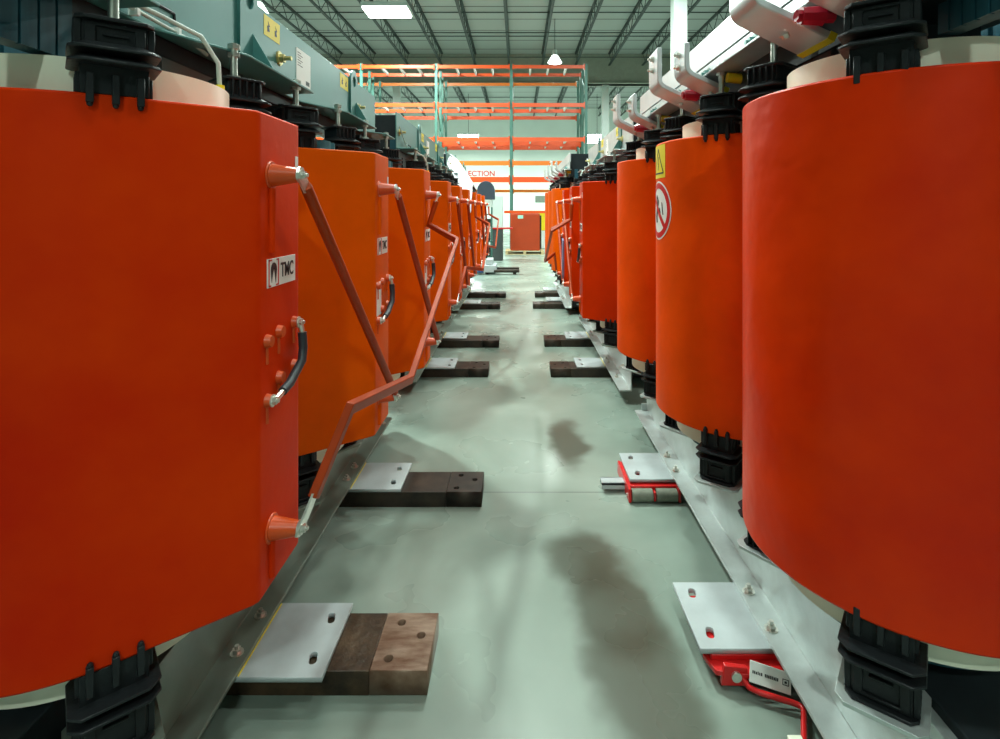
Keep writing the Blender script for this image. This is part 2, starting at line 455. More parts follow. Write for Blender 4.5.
    for s in (1, -1):
        b = B(); top_clamp_mesh(b, s, 0.095, 2.062, 2.375, 1.48, ears)
        tc = b.done('top_clamp', M['teal'], root, bevel=0.002, seg=1)
        if s < 0: continue
        w = 0.103
        for v in (-0.40, 0.97):
            g = B(); g.prism([(w, 2.07), (w + 0.11, 2.07), (w, 2.26)], v - 0.004, v + 0.004, axis='y'); g.done('gusset', M['teal'], tc)
        for v in (-0.43, 0.93):
            g = B()
            # lifting lug: tall plate with hole
            pl = [(v - 0.07, 2.14), (v - 0.07, 2.35)] + [(v + 0.07 * math.cos(a), 2.36 + 0.07 * math.sin(a)) for a in [PI - PI * k / 10 for k in range(11)]] + [(v + 0.07, 2.14)]
            hole = [(v + 0.034 * math.cos(2 * PI * k / 16), 2.36 + 0.034 * math.sin(2 * PI * k / 16)) for k in range(16)]
            g.bm.free()
            o = curve_mesh('lifting_lug', pl, [hole], 0, 0.012, M['teal'], tc)
            o.data.transform(Matrix.Translation((w, 0, 0)) @ Matrix(((0, 0, 1), (1, 0, 0), (0, 1, 0))).to_4x4())
        for v in (-1.36, -0.14, 1.02):
            g = B(); g.cyl((w, v, 2.215), (w + 0.004, v, 2.215), 0.032, n=24); hexbolt(g, (w + 0.004, v, 2.215), (1, 0, 0), 0.019, 0.018, 0.030)
            g.done('tie_bolt', M['brass'], tc, smooth=30)
        for v in (-0.21, 0.76):
            yl = yellow_warning(tc, w, v, 2.318, 0.15, 0.085)
            g = B()
            for dv in (-0.035, 0.035):
                g.prism([(v + dv - 0.010, 2.296), (v + dv + 0.012, 2.300), (v + dv + 0.004, 2.318), (v + dv + 0.014, 2.322), (v + dv - 0.004, 2.342), (v + dv, 2.324), (v + dv - 0.012, 2.320)], w + 0.0012, w + 0.0018, axis='x')
            g.done('warning_pictogram', M['ink'], tc)
        g = B().box(w, w + 0.002, 0.045, 0.22, 2.155, 2.32).done('data_plate', M['white'], tc)
        g = B()
        for k in range(6): g.box(w + 0.002, w + 0.0026, 0.058, 0.058 + (0.06 if k % 2 else 0.04), 2.30 - 0.012 * k, 2.303 - 0.012 * k)
        g.box(w + 0.002, w + 0.0026, 0.16, 0.205, 2.165, 2.185)
        g.done('data_plate_print', M['ink'], tc)
        # cable slot in the web near the first coil
        g = B(); g.tube([(w + 0.001, -0.975, 2.148), (w + 0.001, -0.88, 2.148), (w + 0.001, -0.875, 2.115)], 0.006, n=6)
        g.done('web_slot', M['ink'], tc)
    # sensor lead tied along the clamp and dropping into the first coil
    g = B()
    g.tube([(0.125, -1.46, 2.25), (0.125, -1.25, 2.15), (0.125, -1.12, 2.09), (0.125, -0.85, 2.082), (0.15, -0.78, 2.05)], 0.006, n=8)
    g.tube([(0.13, -1.13, 2.10), (0.17, -1.04, 2.085), (0.24, -0.97, 2.05), (0.275, -0.945, 1.98), (0.278, -0.94, 1.89)], 0.007, n=8)
    ld = g.done('sensor_lead', M['wire'], root, smooth=60)
    for v in (-1.2, -1.08, -0.9):
        B().box(0.112, 0.137, v - 0.006, v + 0.006, 2.072 + (0.045 if v < -1.1 else 0), 2.098 + (0.045 if v < -1.1 else 0)).done('cable_tie', M['white'], ld)
    g = B(); g.cyl((0.278, -0.94, 1.905), (0.278, -0.94, 1.917), 0.012, n=12); g.done('cable_marker', M['yellow'], ld)
    dark_backing(root, 1.80)
    slats(-1.48, -1.245).done('end_barrier', M['winding'], root)
    B().box(-0.09, 0.09, -1.46, 1.46, 2.01, 2.35).done('upper_yoke', M['core'], root, bevel=0.004)
    B().box(-0.09, 0.09, -1.46, 1.46, 0.12, 0.43).done('lower_yoke', M['core'], root, bevel=0.004)
    # bottom channels
    for s in (1, -1):
        w0, w1 = 0.175, 0.275
        P = [(s * w0, 0.098), (s * w1, 0.098), (s * w1, 0.110), (s * (w0 + 0.010), 0.110), (s * (w0 + 0.010), 0.330), (s * (w0 - 0.07), 0.330), (s * (w0 - 0.07), 0.320), (s * w0, 0.320)]
        bc = B().prism(P, -1.5, 1.27 if x0 == 'near' else 1.5, axis='y').done('bottom_channel', M['beamgrey'], root, bevel=0.0015, seg=1)
        for v in (-1.0, 0.0, 1.0): B().box(min(s * 0.09, s * 0.176), max(s * 0.09, s * 0.176), v - 0.1, v + 0.1, 0.15, 0.31).done('packing_piece', M['core'], root)
        if s < 0: continue
        for (a, c) in ((-0.84, -0.515), (0.31, 0.61)):
            h = [slot(0.485, a + 0.075, 0.024, 0.05, 0.25), slot(0.485, c - 0.075, 0.024, 0.05, 0.25)]
            pl = curve_mesh('mounting_plate', [(0.16, a), (0.54, a), (0.54, c), (0.16, c)], h, 0.082, 0.098, M['plate'], root, 0.0012)
            for v in (a + 0.08, c - 0.08): hexbolt(B(), (0.235, v, 0.110), (0, 0, 1), 0.014, 0.012, 0.010).done('flange_bolt', M['nut'], pl, smooth=30)
            g = B(); g.box(0.276, 0.280, a + 0.004, c - 0.004, 0.098, 0.0995); g.done('paint_line', M['yellow'], pl)
        hexbolt(B(), (0.186, 1.20, 0.22), (1, 0, 0), 0.014).done('end_bolt', M['nut'], bc, smooth=30)
        hexbolt(B(), (0.235, 1.16, 0.110), (0, 0, 1), 0.014).done('end_bolt', M['nut'], bc, smooth=30)
    return root

# ------------------------------------------------------------------ transformer seen from its low-voltage side (round coils, aluminium bars)
def lv_transformer(label, mats, group, signs=True):
    root = empty('transformer', label, 'transformer', (0, 0, 0), 0, group)
    ZB, ZT = 0.615, 1.865
    for i in (-1, 0, 1):
        c = B()
        n = 96
        c.prism([(RC * math.cos(2 * PI * k / n), RC * math.sin(2 * PI * k / n)) for k in range(n)], ZB, ZT)
        c = c.done('coil', mats[i + 1], root, bevel=0.006, smooth=30)
        c.location = (0, i * PITCH * 1.02, 0)
        B().ring(0.262, 0.285, ZT - 0.02, ZT + 0.088).done('insulating_sleeve', M['cream'], c, smooth=40)
        B().ring(0.262, 0.312, ZB - 0.10, ZB + 0.02).done('insulating_sleeve', M['cream'], c, smooth=40)
        winding(c, ZB - 0.14, ZT + 0.05)
        B().box(-0.12, 0.12, -0.13, 0.13, ZT + 0.04, 2.04).done('core_leg', M['core'], c)
    add_blocks(root, ZT, ZB, 0.165, 0.19, 2.132, True, 52)
    w = 0.165
    for s in (1, -1):
        b = B()
        b.box(min(s * w, s * (w + .008)), max(s * w, s * (w + .008)), -1.5, 1.5, 2.132, 2.24)
        P = [(s * (w - 0.02), -1.5), (s * (w + 0.10), -1.5), (s * (w + 0.10), 1.5), (s * (w - 0.02), 1.5)]
        b.prism(P, 2.132, 2.141)
        tc = b.done('top_clamp', M['galv'], root, bevel=0.002, seg=1)
        if s > 0:
            for v in (-0.47, 0.0, 0.5, -1.0, 1.0):
                g = B(); hexbolt(g, (w + 0.008, v, 2.19), (1, 0, 0), 0.022, 0.02, 0.012); g.done('tie_bolt', M['teal'], tc, smooth=30)
    B().box(w - 0.012, w + 0.002, -1.49, 1.49, 2.252, 2.385).done('neutral_busbar', M['alu'], root, bevel=0.002)
    dark_backing(root, 1.86)
    slats(1.32, 1.50, 1.96).done('end_barrier', M['winding'], root)
    B().box(-w, w - 0.02, -1.46, 1.46, 2.03, 2.37).done('upper_yoke', M['core'], root, bevel=0.004)
    B().box(-0.12, 0.12, -1.46, 1.46, 0.12, 0.43).done('lower_yoke', M['core'], root, bevel=0.004)
    # J shaped busbars, two per coil
    th = 0.022
    for i in (-1, 0, 1):
        v0 = i * PITCH * 1.02
        for (a, c, du, ztop) in ((-0.17, -0.0, 0.0, 2.32), (0.08, 0.245, -0.055, 2.27)):
            cen = []
            R = 0.045; ang = math.radians(26)
            cen.append((0.405 + du, ztop)); cen.append((0.405 + du, 2.13 + R))
            for k in range(1, 7):
                t = (PI / 2 + 0.0 - ang) * k / 6
                cen.append((0.405 + du - R + R * math.cos(t), 2.13 + R - R * math.sin(t)))
            e = cen[-1]; Lh = 0.22 + du
            cen.append((e[0] - Lh * math.cos(ang) , e[1] - Lh * math.sin(ang)))
            L_, R_ = [], []
            for k, p in enumerate(cen):
                q0 = Vector(cen[max(0, k - 1)]); q1 = Vector(cen[min(len(cen) - 1, k + 1)]); d = (q1 - q0).normalized(); nrm = Vector((-d.y, d.x))
                L_.append(tuple(Vector(p) + nrm * th / 2)); R_.append(tuple(Vector(p) - nrm * th / 2))
            j = B().prism(L_ + R_[::-1], v0 + a, v0 + c, axis='y').done('busbar', M['alu'], root, bevel=0.004, smooth=35)
            vm = v0 + (a + c) / 2
            for zz in (ztop - 0.035, ztop - 0.09): hexbolt(B(), (0.405 + du + th / 2 - 0.001, vm, zz), (1, 0, 0), 0.012).done('bolt', M['nut'], j, smooth=30)
            g = B()
            p = Vector((e[0] - 0.11 * math.cos(ang), vm, e[1] - 0.11 * math.sin(ang) - 0.012))
            hexbolt(g, p, (-math.sin(ang), 0, -math.cos(ang)), 0.013, 0.008, 0.004)
            g.done('bolt', M['nut'], j, smooth=30)
            x = cen[-1]; T = Matrix.Translation((x[0], 0, x[1])) @ Matrix.Rotation(-ang, 4, 'Y')
            B().box(-0.003, 0.018, v0 + a - 0.001, v0 + c + 0.001, -th / 2 - 0.0012, th / 2 + 0.0012, T).done('phase_paint', M['yellow'], j)
        g = B(); vv = v0 + 0.04
        g.cyl((0.21, vv, 2.085), (0.24, vv, 2.085), 0.020, n=8); g.cyl((0.24, vv, 2.085), (0.30, vv, 2.085), 0.028, 0.024, n=8); g.cyl((0.30, vv, 2.085), (0.312, vv, 2.085), 0.017, n=8)
        g.done('post_insulator', M['redins'], root, smooth=30)
        g = B(); g.cyl((0.06, v0 + 0.30, 2.09), (0.20, v0 + 0.30, 2.105), 0.021, n=18); g.done('insulated_lead', M['yellow'], root, smooth=40)
    for s in (1, -1):
        w0, w1 = 0.140, 0.237
        P = [(s * w0, 0.100), (s * w1, 0.100), (s * w1, 0.112), (s * (w0 + 0.010), 0.112), (s * (w0 + 0.010), 0.405), (s * (w0 - 0.05), 0.405), (s * (w0 - 0.05), 0.395), (s * w0, 0.395)]
        bc = B().prism(P, -1.35, 1.5, axis='y').done('bottom_channel', M['galv'], root, bevel=0.0015, seg=1)
        if s < 0: continue
        for (a, c) in ((0.455, 0.78), (-0.68, -0.363)):
            h = [slot(0.415, a + 0.06, 0.026, 0.05, -0.25), slot(0.415, c - 0.07, 0.026, 0.05, -0.25)]
            pl = curve_mesh('mounting_plate', [(0.13, a), (0.472, a), (0.472, c), (0.13, c)], h, 0.082, 0.100, M['plate'], root, 0.0015)
            for v in (a + 0.07, c - 0.07): hexbolt(B(), (0.205, v, 0.112), (0, 0, 1), 0.015, 0.013, 0.013).done('flange_bolt', M['nut'], pl, smooth=30)
        g = B(); g.box(0.15, 0.19, -1.35, -1.342, 0.112, 0.16); g.done('end_gusset', M['galv'], bc)
        # tie rod
    for v in (1.0, 0.55, -0.05): B().cyl((-0.30, v, 0.412), (0.14, v, 0.412), 0.012, n=12).done('tie_rod', M['galv'], root, smooth=40)
    if signs:
        # stickers wrapped on the middle coil, facing the aisle
        def wrap(poly, z_off, r, name, m, parent, dv=0.0, dz=0.0, holes=None):
            b = B(); k = [b.bm.verts.new((RC * 0, 0, 0)) for _ in ()]
            # triangulated fan grid
            n = len(poly); cx = sum(p[0] for p in poly) / n; cz = sum(p[1] for p in poly) / n
            rings = []
            for f in (1.0, 0.8, 0.6, 0.4, 0.2):
                ring = []
                for p in poly:
                    y = cx + (p[0] - cx) * f; z = cz + (p[1] - cz) * f
                    a = y / RC; ring.append(b.bm.verts.new((r * math.cos(a), r * math.sin(a), z)))
                rings.append(ring)
            for q0, q1 in zip(rings, rings[1:]):
                for i2 in range(n): b.bm.faces.new((q0[i2], q0[(i2 + 1) % n], q1[(i2 + 1) % n], q1[i2]))
            b.bm.faces.new(rings[-1])
            return b.done(name, m, parent, smooth=50)
        def annulus(r0, r1, zc, r, name, m, parent):
            b = B(); N = 48; A, C2 = [], []
            for k2 in range(N):
                t = 2 * PI * k2 / N
                for L_, rr in ((A, r0), (C2, r1)):
                    y, z = rr * math.cos(t), zc + rr * math.sin(t); a = y / RC
                    L_.append(b.bm.verts.new((r * math.cos(a), r * math.sin(a), z)))
            for k2 in range(N): b.bm.faces.new((A[k2], A[(k2 + 1) % N], C2[(k2 + 1) % N], C2[k2]))
            return b.done(name, m, parent, smooth=50)
        zc = 1.548; circ = lambda rr: [(rr * math.cos(2 * PI * k / 48), zc + rr * math.sin(2 * PI * k / 48)) for k in range(48)]
        sg = wrap(circ(0.138), 0, RC + 0.001, 'prohibition_sign', M['white'], root)
        annulus(0.104, 0.130, zc, RC + 0.002, 'red_ring', M['signred'], sg)
        def seg(p, q, wd, name, m, par, r):
            p, q = Vector(p), Vector(q); d = (q - p); s2 = Vector((-d.y, d.x)).normalized() * wd
            b = B(); N = 10; A, C2 = [], []
            for k in range(N + 1):
                c0 = p + d * k / N
                for L_, e2 in ((A, s2), (C2, -s2)):
                    y, z = c0 + e2; a = y / RC; L_.append(b.bm.verts.new((r * math.cos(a), r * math.sin(a), zc + z)))
            for k in range(N): b.bm.faces.new((A[k], A[k + 1], C2[k + 1], C2[k]))
            return b.done(name, m, par, smooth=50)
        # local +v is away from the viewer's right on this side: seen from the aisle, right is -... slash runs top-left to bottom-right
        seg((-0.082, 0.075), (0.082, -0.075), 0.012, 'red_slash', M['signred'], sg, RC + 0.0028)
        def fig(poly, name='pictogram'):
            return wrap([(-y, zc + z) for y, z in poly], 0, RC + 0.0022, name, M['ink'], sg)
        fig([(-0.01, 0.045), (0.02, 0.075), (0.035, 0.06), (0.02, 0.05), (0.025, 0.03), (0.0, 0.02)])
        fig([(-0.005, 0.012), (0.03, 0.02), (0.05, -0.03), (0.035, -0.06), (0.01, -0.055), (0.02, -0.03)])
        fig([(-0.055, 0.035), (-0.045, 0.04), (-0.05, 0.01), (-0.06, -0.02), (-0.068, -0.02), (-0.06, 0.01)])
        fig([(-0.025, 0.012), (-0.012, 0.014), (-0.02, -0.01), (-0.035, -0.012)])
        wl = wrap([(-0.085 + 0.17 * k / 8, 1.855) for k in range(9)] + [(0.085 - 0.17 * k / 8, 1.70) for k in range(9)], 0, RC + 0.001, 'warning_label', M['yellow'], root)
        def ln(y0, z0, y1, z1, wd=0.0035):
            p, q = Vector((y0, z0)), Vector((y1, z1)); d = q - p; s2 = Vector((-d.y, d.x)).normalized() * wd
            b = B(); A, C2 = [], []
            for k in range(9):
                c0 = p + d * k / 8
                for L_, e2 in ((A, s2), (C2, -s2)):
                    y, z = c0 + e2; a = y / RC; L_.append(b.bm.verts.new(((RC + 0.0022) * math.cos(a), (RC + 0.0022) * math.sin(a), z)))
            for k in range(8): b.bm.faces.new((A[k], A[k + 1], C2[k + 1], C2[k]))
            return b
        for q in ((-0.068, 1.722, 0.0, 1.838), (0.0, 1.838, 0.068, 1.722), (0.068, 1.722, -0.068, 1.722), (0.01, 1.80, -0.006, 1.768), (-0.006, 1.772, 0.006, 1.765), (0.006, 1.768, -0.004, 1.738)):
            ln(*q).done('warning_outline', M['ink'], wl)
    return root

# ------------------------------------------------------------------ place the two rows of transformers
A_, Bm, Cm, Dm = M['coil_a'], M['coil_b'], M['coil_c'], M['coil_d']
G = 'cast resin transformers in two rows'
t1 = hv_transformer('large red-orange three-coil transformer, nearest on the left of the aisle, with grey-green top frame', [A_, Bm, Bm], 'near', G)
t1.location = (-1.15, 2.55, 0)
t2 = hv_transformer('orange three-coil transformer second along the left row, behind the nearest one', [Bm, Bm, Bm], 'far', G)
t2.location = (-1.125, 6.10, 0)
t3 = dup(t2, (-1.125, 9.35, 0), 0, 'orange three-coil transformer at the far end of the left row')
t4 = lv_transformer('nearest right-hand transformer with round red coils, aluminium J-shaped busbars and a prohibition sign', [Dm, Dm, Cm], G)
t4.location = (1.075, 2.60, 0); t4.rotation_euler = (0, 0, PI)
t5 = dup(t2, (1.085, 6.19, 0), PI, 'deep red transformer second along the right row, its bent link bar facing the aisle')
for ch in t5.children:
    if ch.name.startswith(('top_clamp', 'bottom_channel')):
        ch.data = ch.data.copy(); ch.data.materials.clear(); ch.data.materials.append(M['galv'])
    if ch.name.startswith('coil'):
        ch.data = ch.data.copy(); ch.data.materials.clear(); ch.data.materials.append(M['coil_e'])
for ch in t5.children:
    if ch.name.startswith('mounting_plate'): ch.location.y += 0.49
    if ch.name.startswith('bottom_channel'): ch.location.y += 0.30
for ch in t2.children:
    if ch.name.startswith('mounting_plate'): ch.location.y -= 0.2
t6 = lv_transformer('round-coiled orange transformer at the far end of the right row', [Bm, Bm, Bm], G, signs=False)
t6.location = (0.93, 9.55, 0); t6.rotation_euler = (0, 0, PI)

# ------------------------------------------------------------------ steel skid bars under the plates
def skid(x_end, dx, y0, y1, label, fancy=False):
    """bar from under the transformer to x_end on the aisle; dx sign toward the transformer"""
    s = dx
    r = empty('skid_bar', label, 'steel bar', (x_end, (y0 + y1) / 2, 0), 0, 'steel skid bars under the transformers')
    h = (y1 - y0) / 2
    holes = [[(s * 0.135 + 0.014 * math.cos(2 * PI * k / 14), -h * 0.62 + 0.014 * math.sin(2 * PI * k / 14)) for k in range(14)],
             [(s * 0.045 + 0.014 * math.cos(2 * PI * k / 14), 0.02 + 0.014 * math.sin(2 * PI * k / 14)) for k in range(14)],
             [(s * 0.125 + 0.014 * math.cos(2 * PI * k / 14), h * 0.62 + 0.014 * math.sin(2 * PI * k / 14)) for k in range(14)]]
    a, b = sorted((0, s * 0.185))
    curve_mesh('end_block', [(a, -h), (b, -h), (b, h), (a, h)], holes, 0, 0.08, M['copper'] if fancy else M['darksteel'], r, 0.002)
    a, b = sorted((s * 0.186, s * 0.95))
    B().box(a, b, -h, h, 0, 0.079).done('bar', M['rust'] if fancy else M['darksteel'], r, bevel=0.002)
    return r
skid(-0.290, -1, 1.757, 2.010, 'rust-brown skid bar under the nearest left plate, stained end block with three holes', True)
skid(-0.190, -1, 2.868, 3.09, 'dark steel skid bar second from front on the left, long end reaching into the aisle')
skid(-0.275, -1, 5.08, 5.33, 'dark skid bar third from front on the left floor')
skid(-0.215, -1, 6.17, 6.42, 'dark skid bar fourth from front on the left floor')
skid(-0.28, -1, 8.52, 8.76, 'black skid bar fifth from front on the left floor')
skid(-0.21, -1, 9.62, 9.86, 'black skid bar sixth and farthest on the left floor')
skid(0.305, 1, 5.08, 5.33, 'dark skid bar nearest on the right floor, behind the red roller skate')
skid(0.300, 1, 6.20, 6.45, 'dark skid bar second on the right floor')
skid(0.235, 1, 8.55, 8.79, 'dark skid bar third on the right floor')
skid(0.300, 1, 9.66, 9.90, 'dark skid bar farthest on the right floor')

# roller skate with steering handle under the nearest right plate
def roller_skate():
    r = empty('roller_skate', 'red roller skate with two wide grey rollers under the second right plate', 'roller skate', (0.585, 2.985, 0))
    b = B(); b.box(0.0, 0.014, -0.085, 0.25, 0.006, 0.076); b.box(0.262, 0.276, -0.085, 0.25, 0.006, 0.076); b.box(0.014, 0.262, -0.05, 0.24, 0.058, 0.076); b.box(0.132, 0.144, -0.085, 0.25, 0.012, 0.058)
    b.done('frame', M['redpaint'], r, bevel=0.002)
    for y in (-0.045, 0.05, 0.145):
        for x in (0.018, 0.148):
            B().cyl((x, y - 0.015, 0.034), (x + 0.110, y - 0.015, 0.034), 0.0335, n=28).done('roller', M['roller'], r, smooth=40)
    b = B(); b.cyl((-0.006, -0.045, 0.03), (0.282, -0.045, 0.03), 0.008, n=12); b.done('axle', M['nut'], r, smooth=40)
    b = B(); b.box(-0.125, 0.0, 0.03, 0.10, 0.04, 0.052); b.box(-0.125, 0.0, 0.03, 0.038, 0.018, 0.052); b.box(-0.125, 0.0, 0.092, 0.10, 0.018, 0.052)
    b.done('guide_bar', M['plate'], r, bevel=0.001)
roller_skate()

def steer_skate():
    r = empty('steerable_skate', 'bright red skate frame with white label and pull handle under the nearest right plate', 'machinery skate', (0.62, 1.80, 0))
    # toe plate
    B().prism([(0.02, 0.02), (0.30, 0.02), (0.30, 0.30), (0.0, 0.30)], 0.062, 0.080).done('top_plate', M['redpaint'], r, bevel=0.003)
    b = B(); b.prism([(0.02, -0.02), (0.10, -0.035), (0.24, -0.035), (0.30, 0.02), (0.30, 0.05), (0.0, 0.05)], 0.045, 0.062); b.done('nose_plate', M['redpaint'], r, bevel=0.003)
    b = B()
    for y in (0.09, 0.21):
        b.cyl((0.03, y, 0.032), (0.27, y, 0.032), 0.031, n=24)
    b.done('roller', M['darksteel'], r, smooth=40)
    b = B(); b.prism([(0.035, 0.02), (0.045, 0.085), (0.12, 0.075), (0.125, 0.018)], -0.03, -0.012, axis='y'); b.box(0.045, 0.10, -0.02, 0.05, 0.03, 0.06); b.done('clevis', M['redpaint'], r, bevel=0.003)
    b = B(); b.cyl((0.082, -0.038, 0.052), (0.082, -0.028, 0.052), 0.016, n=20); b.cyl((0.082, -0.032, 0.052), (0.082, 0.02, 0.052), 0.010, n=14); b.done('pivot_pin', M['nut'], r, smooth=40)
    b = B(); b.tube([(0.105, -0.03, 0.042), (0.115, -0.052, 0.034), (0.14, -0.064, 0.03), (0.232, -0.100, 0.028), (0.248, -0.110, 0.028), (0.252, -0.122, 0.028), (0.243, -0.14, 0.028), (0.16, -0.30, 0.03), (0.0, -0.60, 0.04)], 0.0085, n=12)
    b.done('handle', M['redpaint'], r, smooth=60)
    T = Matrix.Translation((0.182, -0.052, 0.066)) @ Matrix.Rotation(-0.22, 4, 'Z') @ Matrix.Rotation(0.17, 4, 'Y') @ Matrix.Rotation(math.radians(58), 4, 'X')
    lb = B().box(-0.062, 0.062, -0.028, 0.028, -0.004, 0.0, T).done('maker_label', M['white'], r, bevel=0.001)
    b = B()
    x = -0.054
    random.seed(3)
    for k in range(15):
        w = random.uniform(0.003, 0.0045)
        if k != 6: b.box(x, x + w, -0.004, 0.004 + random.uniform(-0.001, 0.001), 0.0, 0.0007, T)
        x += w + 0.0016
    for (x0, x1, y0, y1) in ((0.036, 0.055, 0.006, 0.008), (0.036, 0.055, -0.008, -0.006), (0.036, 0.038, -0.008, 0.008), (0.053, 0.055, -0.008, 0.008), (0.042, 0.049, -0.003, 0.003)):
        b.box(x0, x1, y0, y1, 0.0, 0.0007, T)
    b.done('label_print', M['ink'], lb)
    b = B().box(0.15, 0.19, -0.26, -0.225, 0.0, 0.05); b.done('wedge', M['cream'], r, bevel=0.002)
steer_skate()

# ------------------------------------------------------------------ the hall
XL, XR, YB, YF, ZC = -17.0, 14.0, 46.0, -9.0, 9.95
def floor_mat():
    m = D.materials.new('polished_concrete'); nt, N, L, P = nodes_of(m)
    tc = N.new('ShaderNodeTexCoord')
    n1 = N.new('ShaderNodeTexNoise'); n1.inputs['Scale'].default_value = 0.9; n1.inputs['Detail'].default_value = 6; n1.inputs['Distortion'].default_value = 0.3
    L.new(tc.outputs['Object'], n1.inputs['Vector'])
    cr = N.new('ShaderNodeValToRGB'); e = cr.color_ramp.elements
    e[0].position = 0.3; e[0].color = (0.15, 0.205, 0.17, 1); e[1].position = 0.72; e[1].color = (0.36, 0.44, 0.385, 1)
    L.new(n1.outputs['Fac'], cr.inputs['Fac'])
    # blurred ghost shadows of passing people, painted brownish into the floor colour
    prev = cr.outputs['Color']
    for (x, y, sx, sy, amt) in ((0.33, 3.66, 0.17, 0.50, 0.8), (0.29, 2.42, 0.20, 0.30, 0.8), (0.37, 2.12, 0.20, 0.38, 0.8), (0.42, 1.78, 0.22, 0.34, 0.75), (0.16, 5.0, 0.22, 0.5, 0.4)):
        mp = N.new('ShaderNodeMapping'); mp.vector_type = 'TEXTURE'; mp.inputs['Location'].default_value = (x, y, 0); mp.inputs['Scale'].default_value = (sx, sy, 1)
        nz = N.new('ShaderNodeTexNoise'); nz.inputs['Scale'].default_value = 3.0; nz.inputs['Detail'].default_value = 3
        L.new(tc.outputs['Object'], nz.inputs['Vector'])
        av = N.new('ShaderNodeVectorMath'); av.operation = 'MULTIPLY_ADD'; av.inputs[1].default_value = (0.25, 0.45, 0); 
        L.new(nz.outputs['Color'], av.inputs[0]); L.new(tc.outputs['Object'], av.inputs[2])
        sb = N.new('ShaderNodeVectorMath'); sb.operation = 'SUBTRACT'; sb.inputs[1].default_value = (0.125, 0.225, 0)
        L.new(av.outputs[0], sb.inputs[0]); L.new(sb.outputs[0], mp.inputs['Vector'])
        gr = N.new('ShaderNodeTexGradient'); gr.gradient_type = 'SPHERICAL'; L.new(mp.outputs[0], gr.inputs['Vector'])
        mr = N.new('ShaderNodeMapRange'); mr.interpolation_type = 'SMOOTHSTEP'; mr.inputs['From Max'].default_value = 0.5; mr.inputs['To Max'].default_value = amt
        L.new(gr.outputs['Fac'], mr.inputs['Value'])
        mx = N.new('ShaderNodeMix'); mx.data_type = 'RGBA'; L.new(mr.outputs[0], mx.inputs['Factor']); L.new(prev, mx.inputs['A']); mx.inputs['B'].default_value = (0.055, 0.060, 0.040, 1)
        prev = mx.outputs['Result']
    # saw-cut joints
    sp = N.new('ShaderNodeSeparateXYZ'); L.new(tc.outputs['Object'], sp.inputs[0])
    ad = N.new('ShaderNodeMath'); ad.operation = 'ADD'; ad.inputs[1].default_value = -3.02; L.new(sp.outputs['Y'], ad.inputs[0])
    pg = N.new('ShaderNodeMath'); pg.operation = 'PINGPONG'; pg.inputs[1].default_value = 2.3; L.new(ad.outputs[0], pg.inputs[0])
    lt = N.new('ShaderNodeMath'); lt.operation = 'LESS_THAN'; lt.inputs[1].default_value = 0.006; L.new(pg.outputs[0], lt.inputs[0])
    ml = N.new('ShaderNodeMath'); ml.operation = 'MULTIPLY'; ml.inputs[1].default_value = 0.5; L.new(lt.outputs[0], ml.inputs[0])
    mx = N.new('ShaderNodeMix'); mx.data_type = 'RGBA'; L.new(ml.outputs[0], mx.inputs['Factor']); L.new(prev, mx.inputs['A']); mx.inputs['B'].default_value = (0.08, 0.09, 0.08, 1)
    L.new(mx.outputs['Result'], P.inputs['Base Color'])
    mr = N.new('ShaderNodeMapRange'); mr.inputs['To Min'].default_value = 0.16; mr.inputs['To Max'].default_value = 0.42
    n3 = N.new('ShaderNodeTexNoise'); n3.inputs['Scale'].default_value = 1.6; n3.inputs['Detail'].default_value = 4; L.new(tc.outputs['Object'], n3.inputs['Vector'])
    L.new(n3.outputs['Fac'], mr.inputs['Value']); L.new(mr.outputs[0], P.inputs['Roughness'])
    bp = N.new('ShaderNodeBump'); bp.inputs['Strength'].default_value = 0.08; bp.inputs['Distance'].default_value = 0.02
    L.new(n1.outputs['Fac'], bp.inputs['Height']); L.new(bp.outputs['Normal'], P.inputs['Normal'])
    return m
def deck_mat():
    m = D.materials.new('roof_deck'); nt, N, L, P = nodes_of(m)
    tc = N.new('ShaderNodeTexCoord'); sp = N.new('ShaderNodeSeparateXYZ'); L.new(tc.outputs['Object'], sp.inputs[0])
    pg = N.new('ShaderNodeMath'); pg.operation = 'PINGPONG'; pg.inputs[1].default_value = 0.76; L.new(sp.outputs['Y'], pg.inputs[0])
    lt = N.new('ShaderNodeMath'); lt.operation = 'LESS_THAN'; lt.inputs[1].default_value = 0.045; L.new(pg.outputs[0], lt.inputs[0])
    mx = N.new('ShaderNodeMix'); mx.data_type = 'RGBA'; mx.inputs['A'].default_value = (0.42, 0.46, 0.435, 1); mx.inputs['B'].default_value = (0.09, 0.085, 0.08, 1)
    L.new(lt.outputs[0], mx.inputs['Factor']); L.new(mx.outputs['Result'], P.inputs['Base Color']); P.inputs['Roughness'].default_value = 0.6
    return m
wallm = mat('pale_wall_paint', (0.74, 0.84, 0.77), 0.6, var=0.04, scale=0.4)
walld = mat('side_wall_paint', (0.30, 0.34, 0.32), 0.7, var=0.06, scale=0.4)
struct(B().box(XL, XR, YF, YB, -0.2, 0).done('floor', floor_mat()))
struct(B().box(XL, XR, YF, YB, ZC, ZC + 0.2).done('ceiling', deck_mat()))
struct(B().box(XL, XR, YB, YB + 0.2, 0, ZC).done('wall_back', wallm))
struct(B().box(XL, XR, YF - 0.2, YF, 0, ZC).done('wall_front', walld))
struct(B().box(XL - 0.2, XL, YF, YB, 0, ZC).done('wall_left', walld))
struct(B().box(XR, XR + 0.2, YF, YB, 0, ZC).done('wall_right', walld))

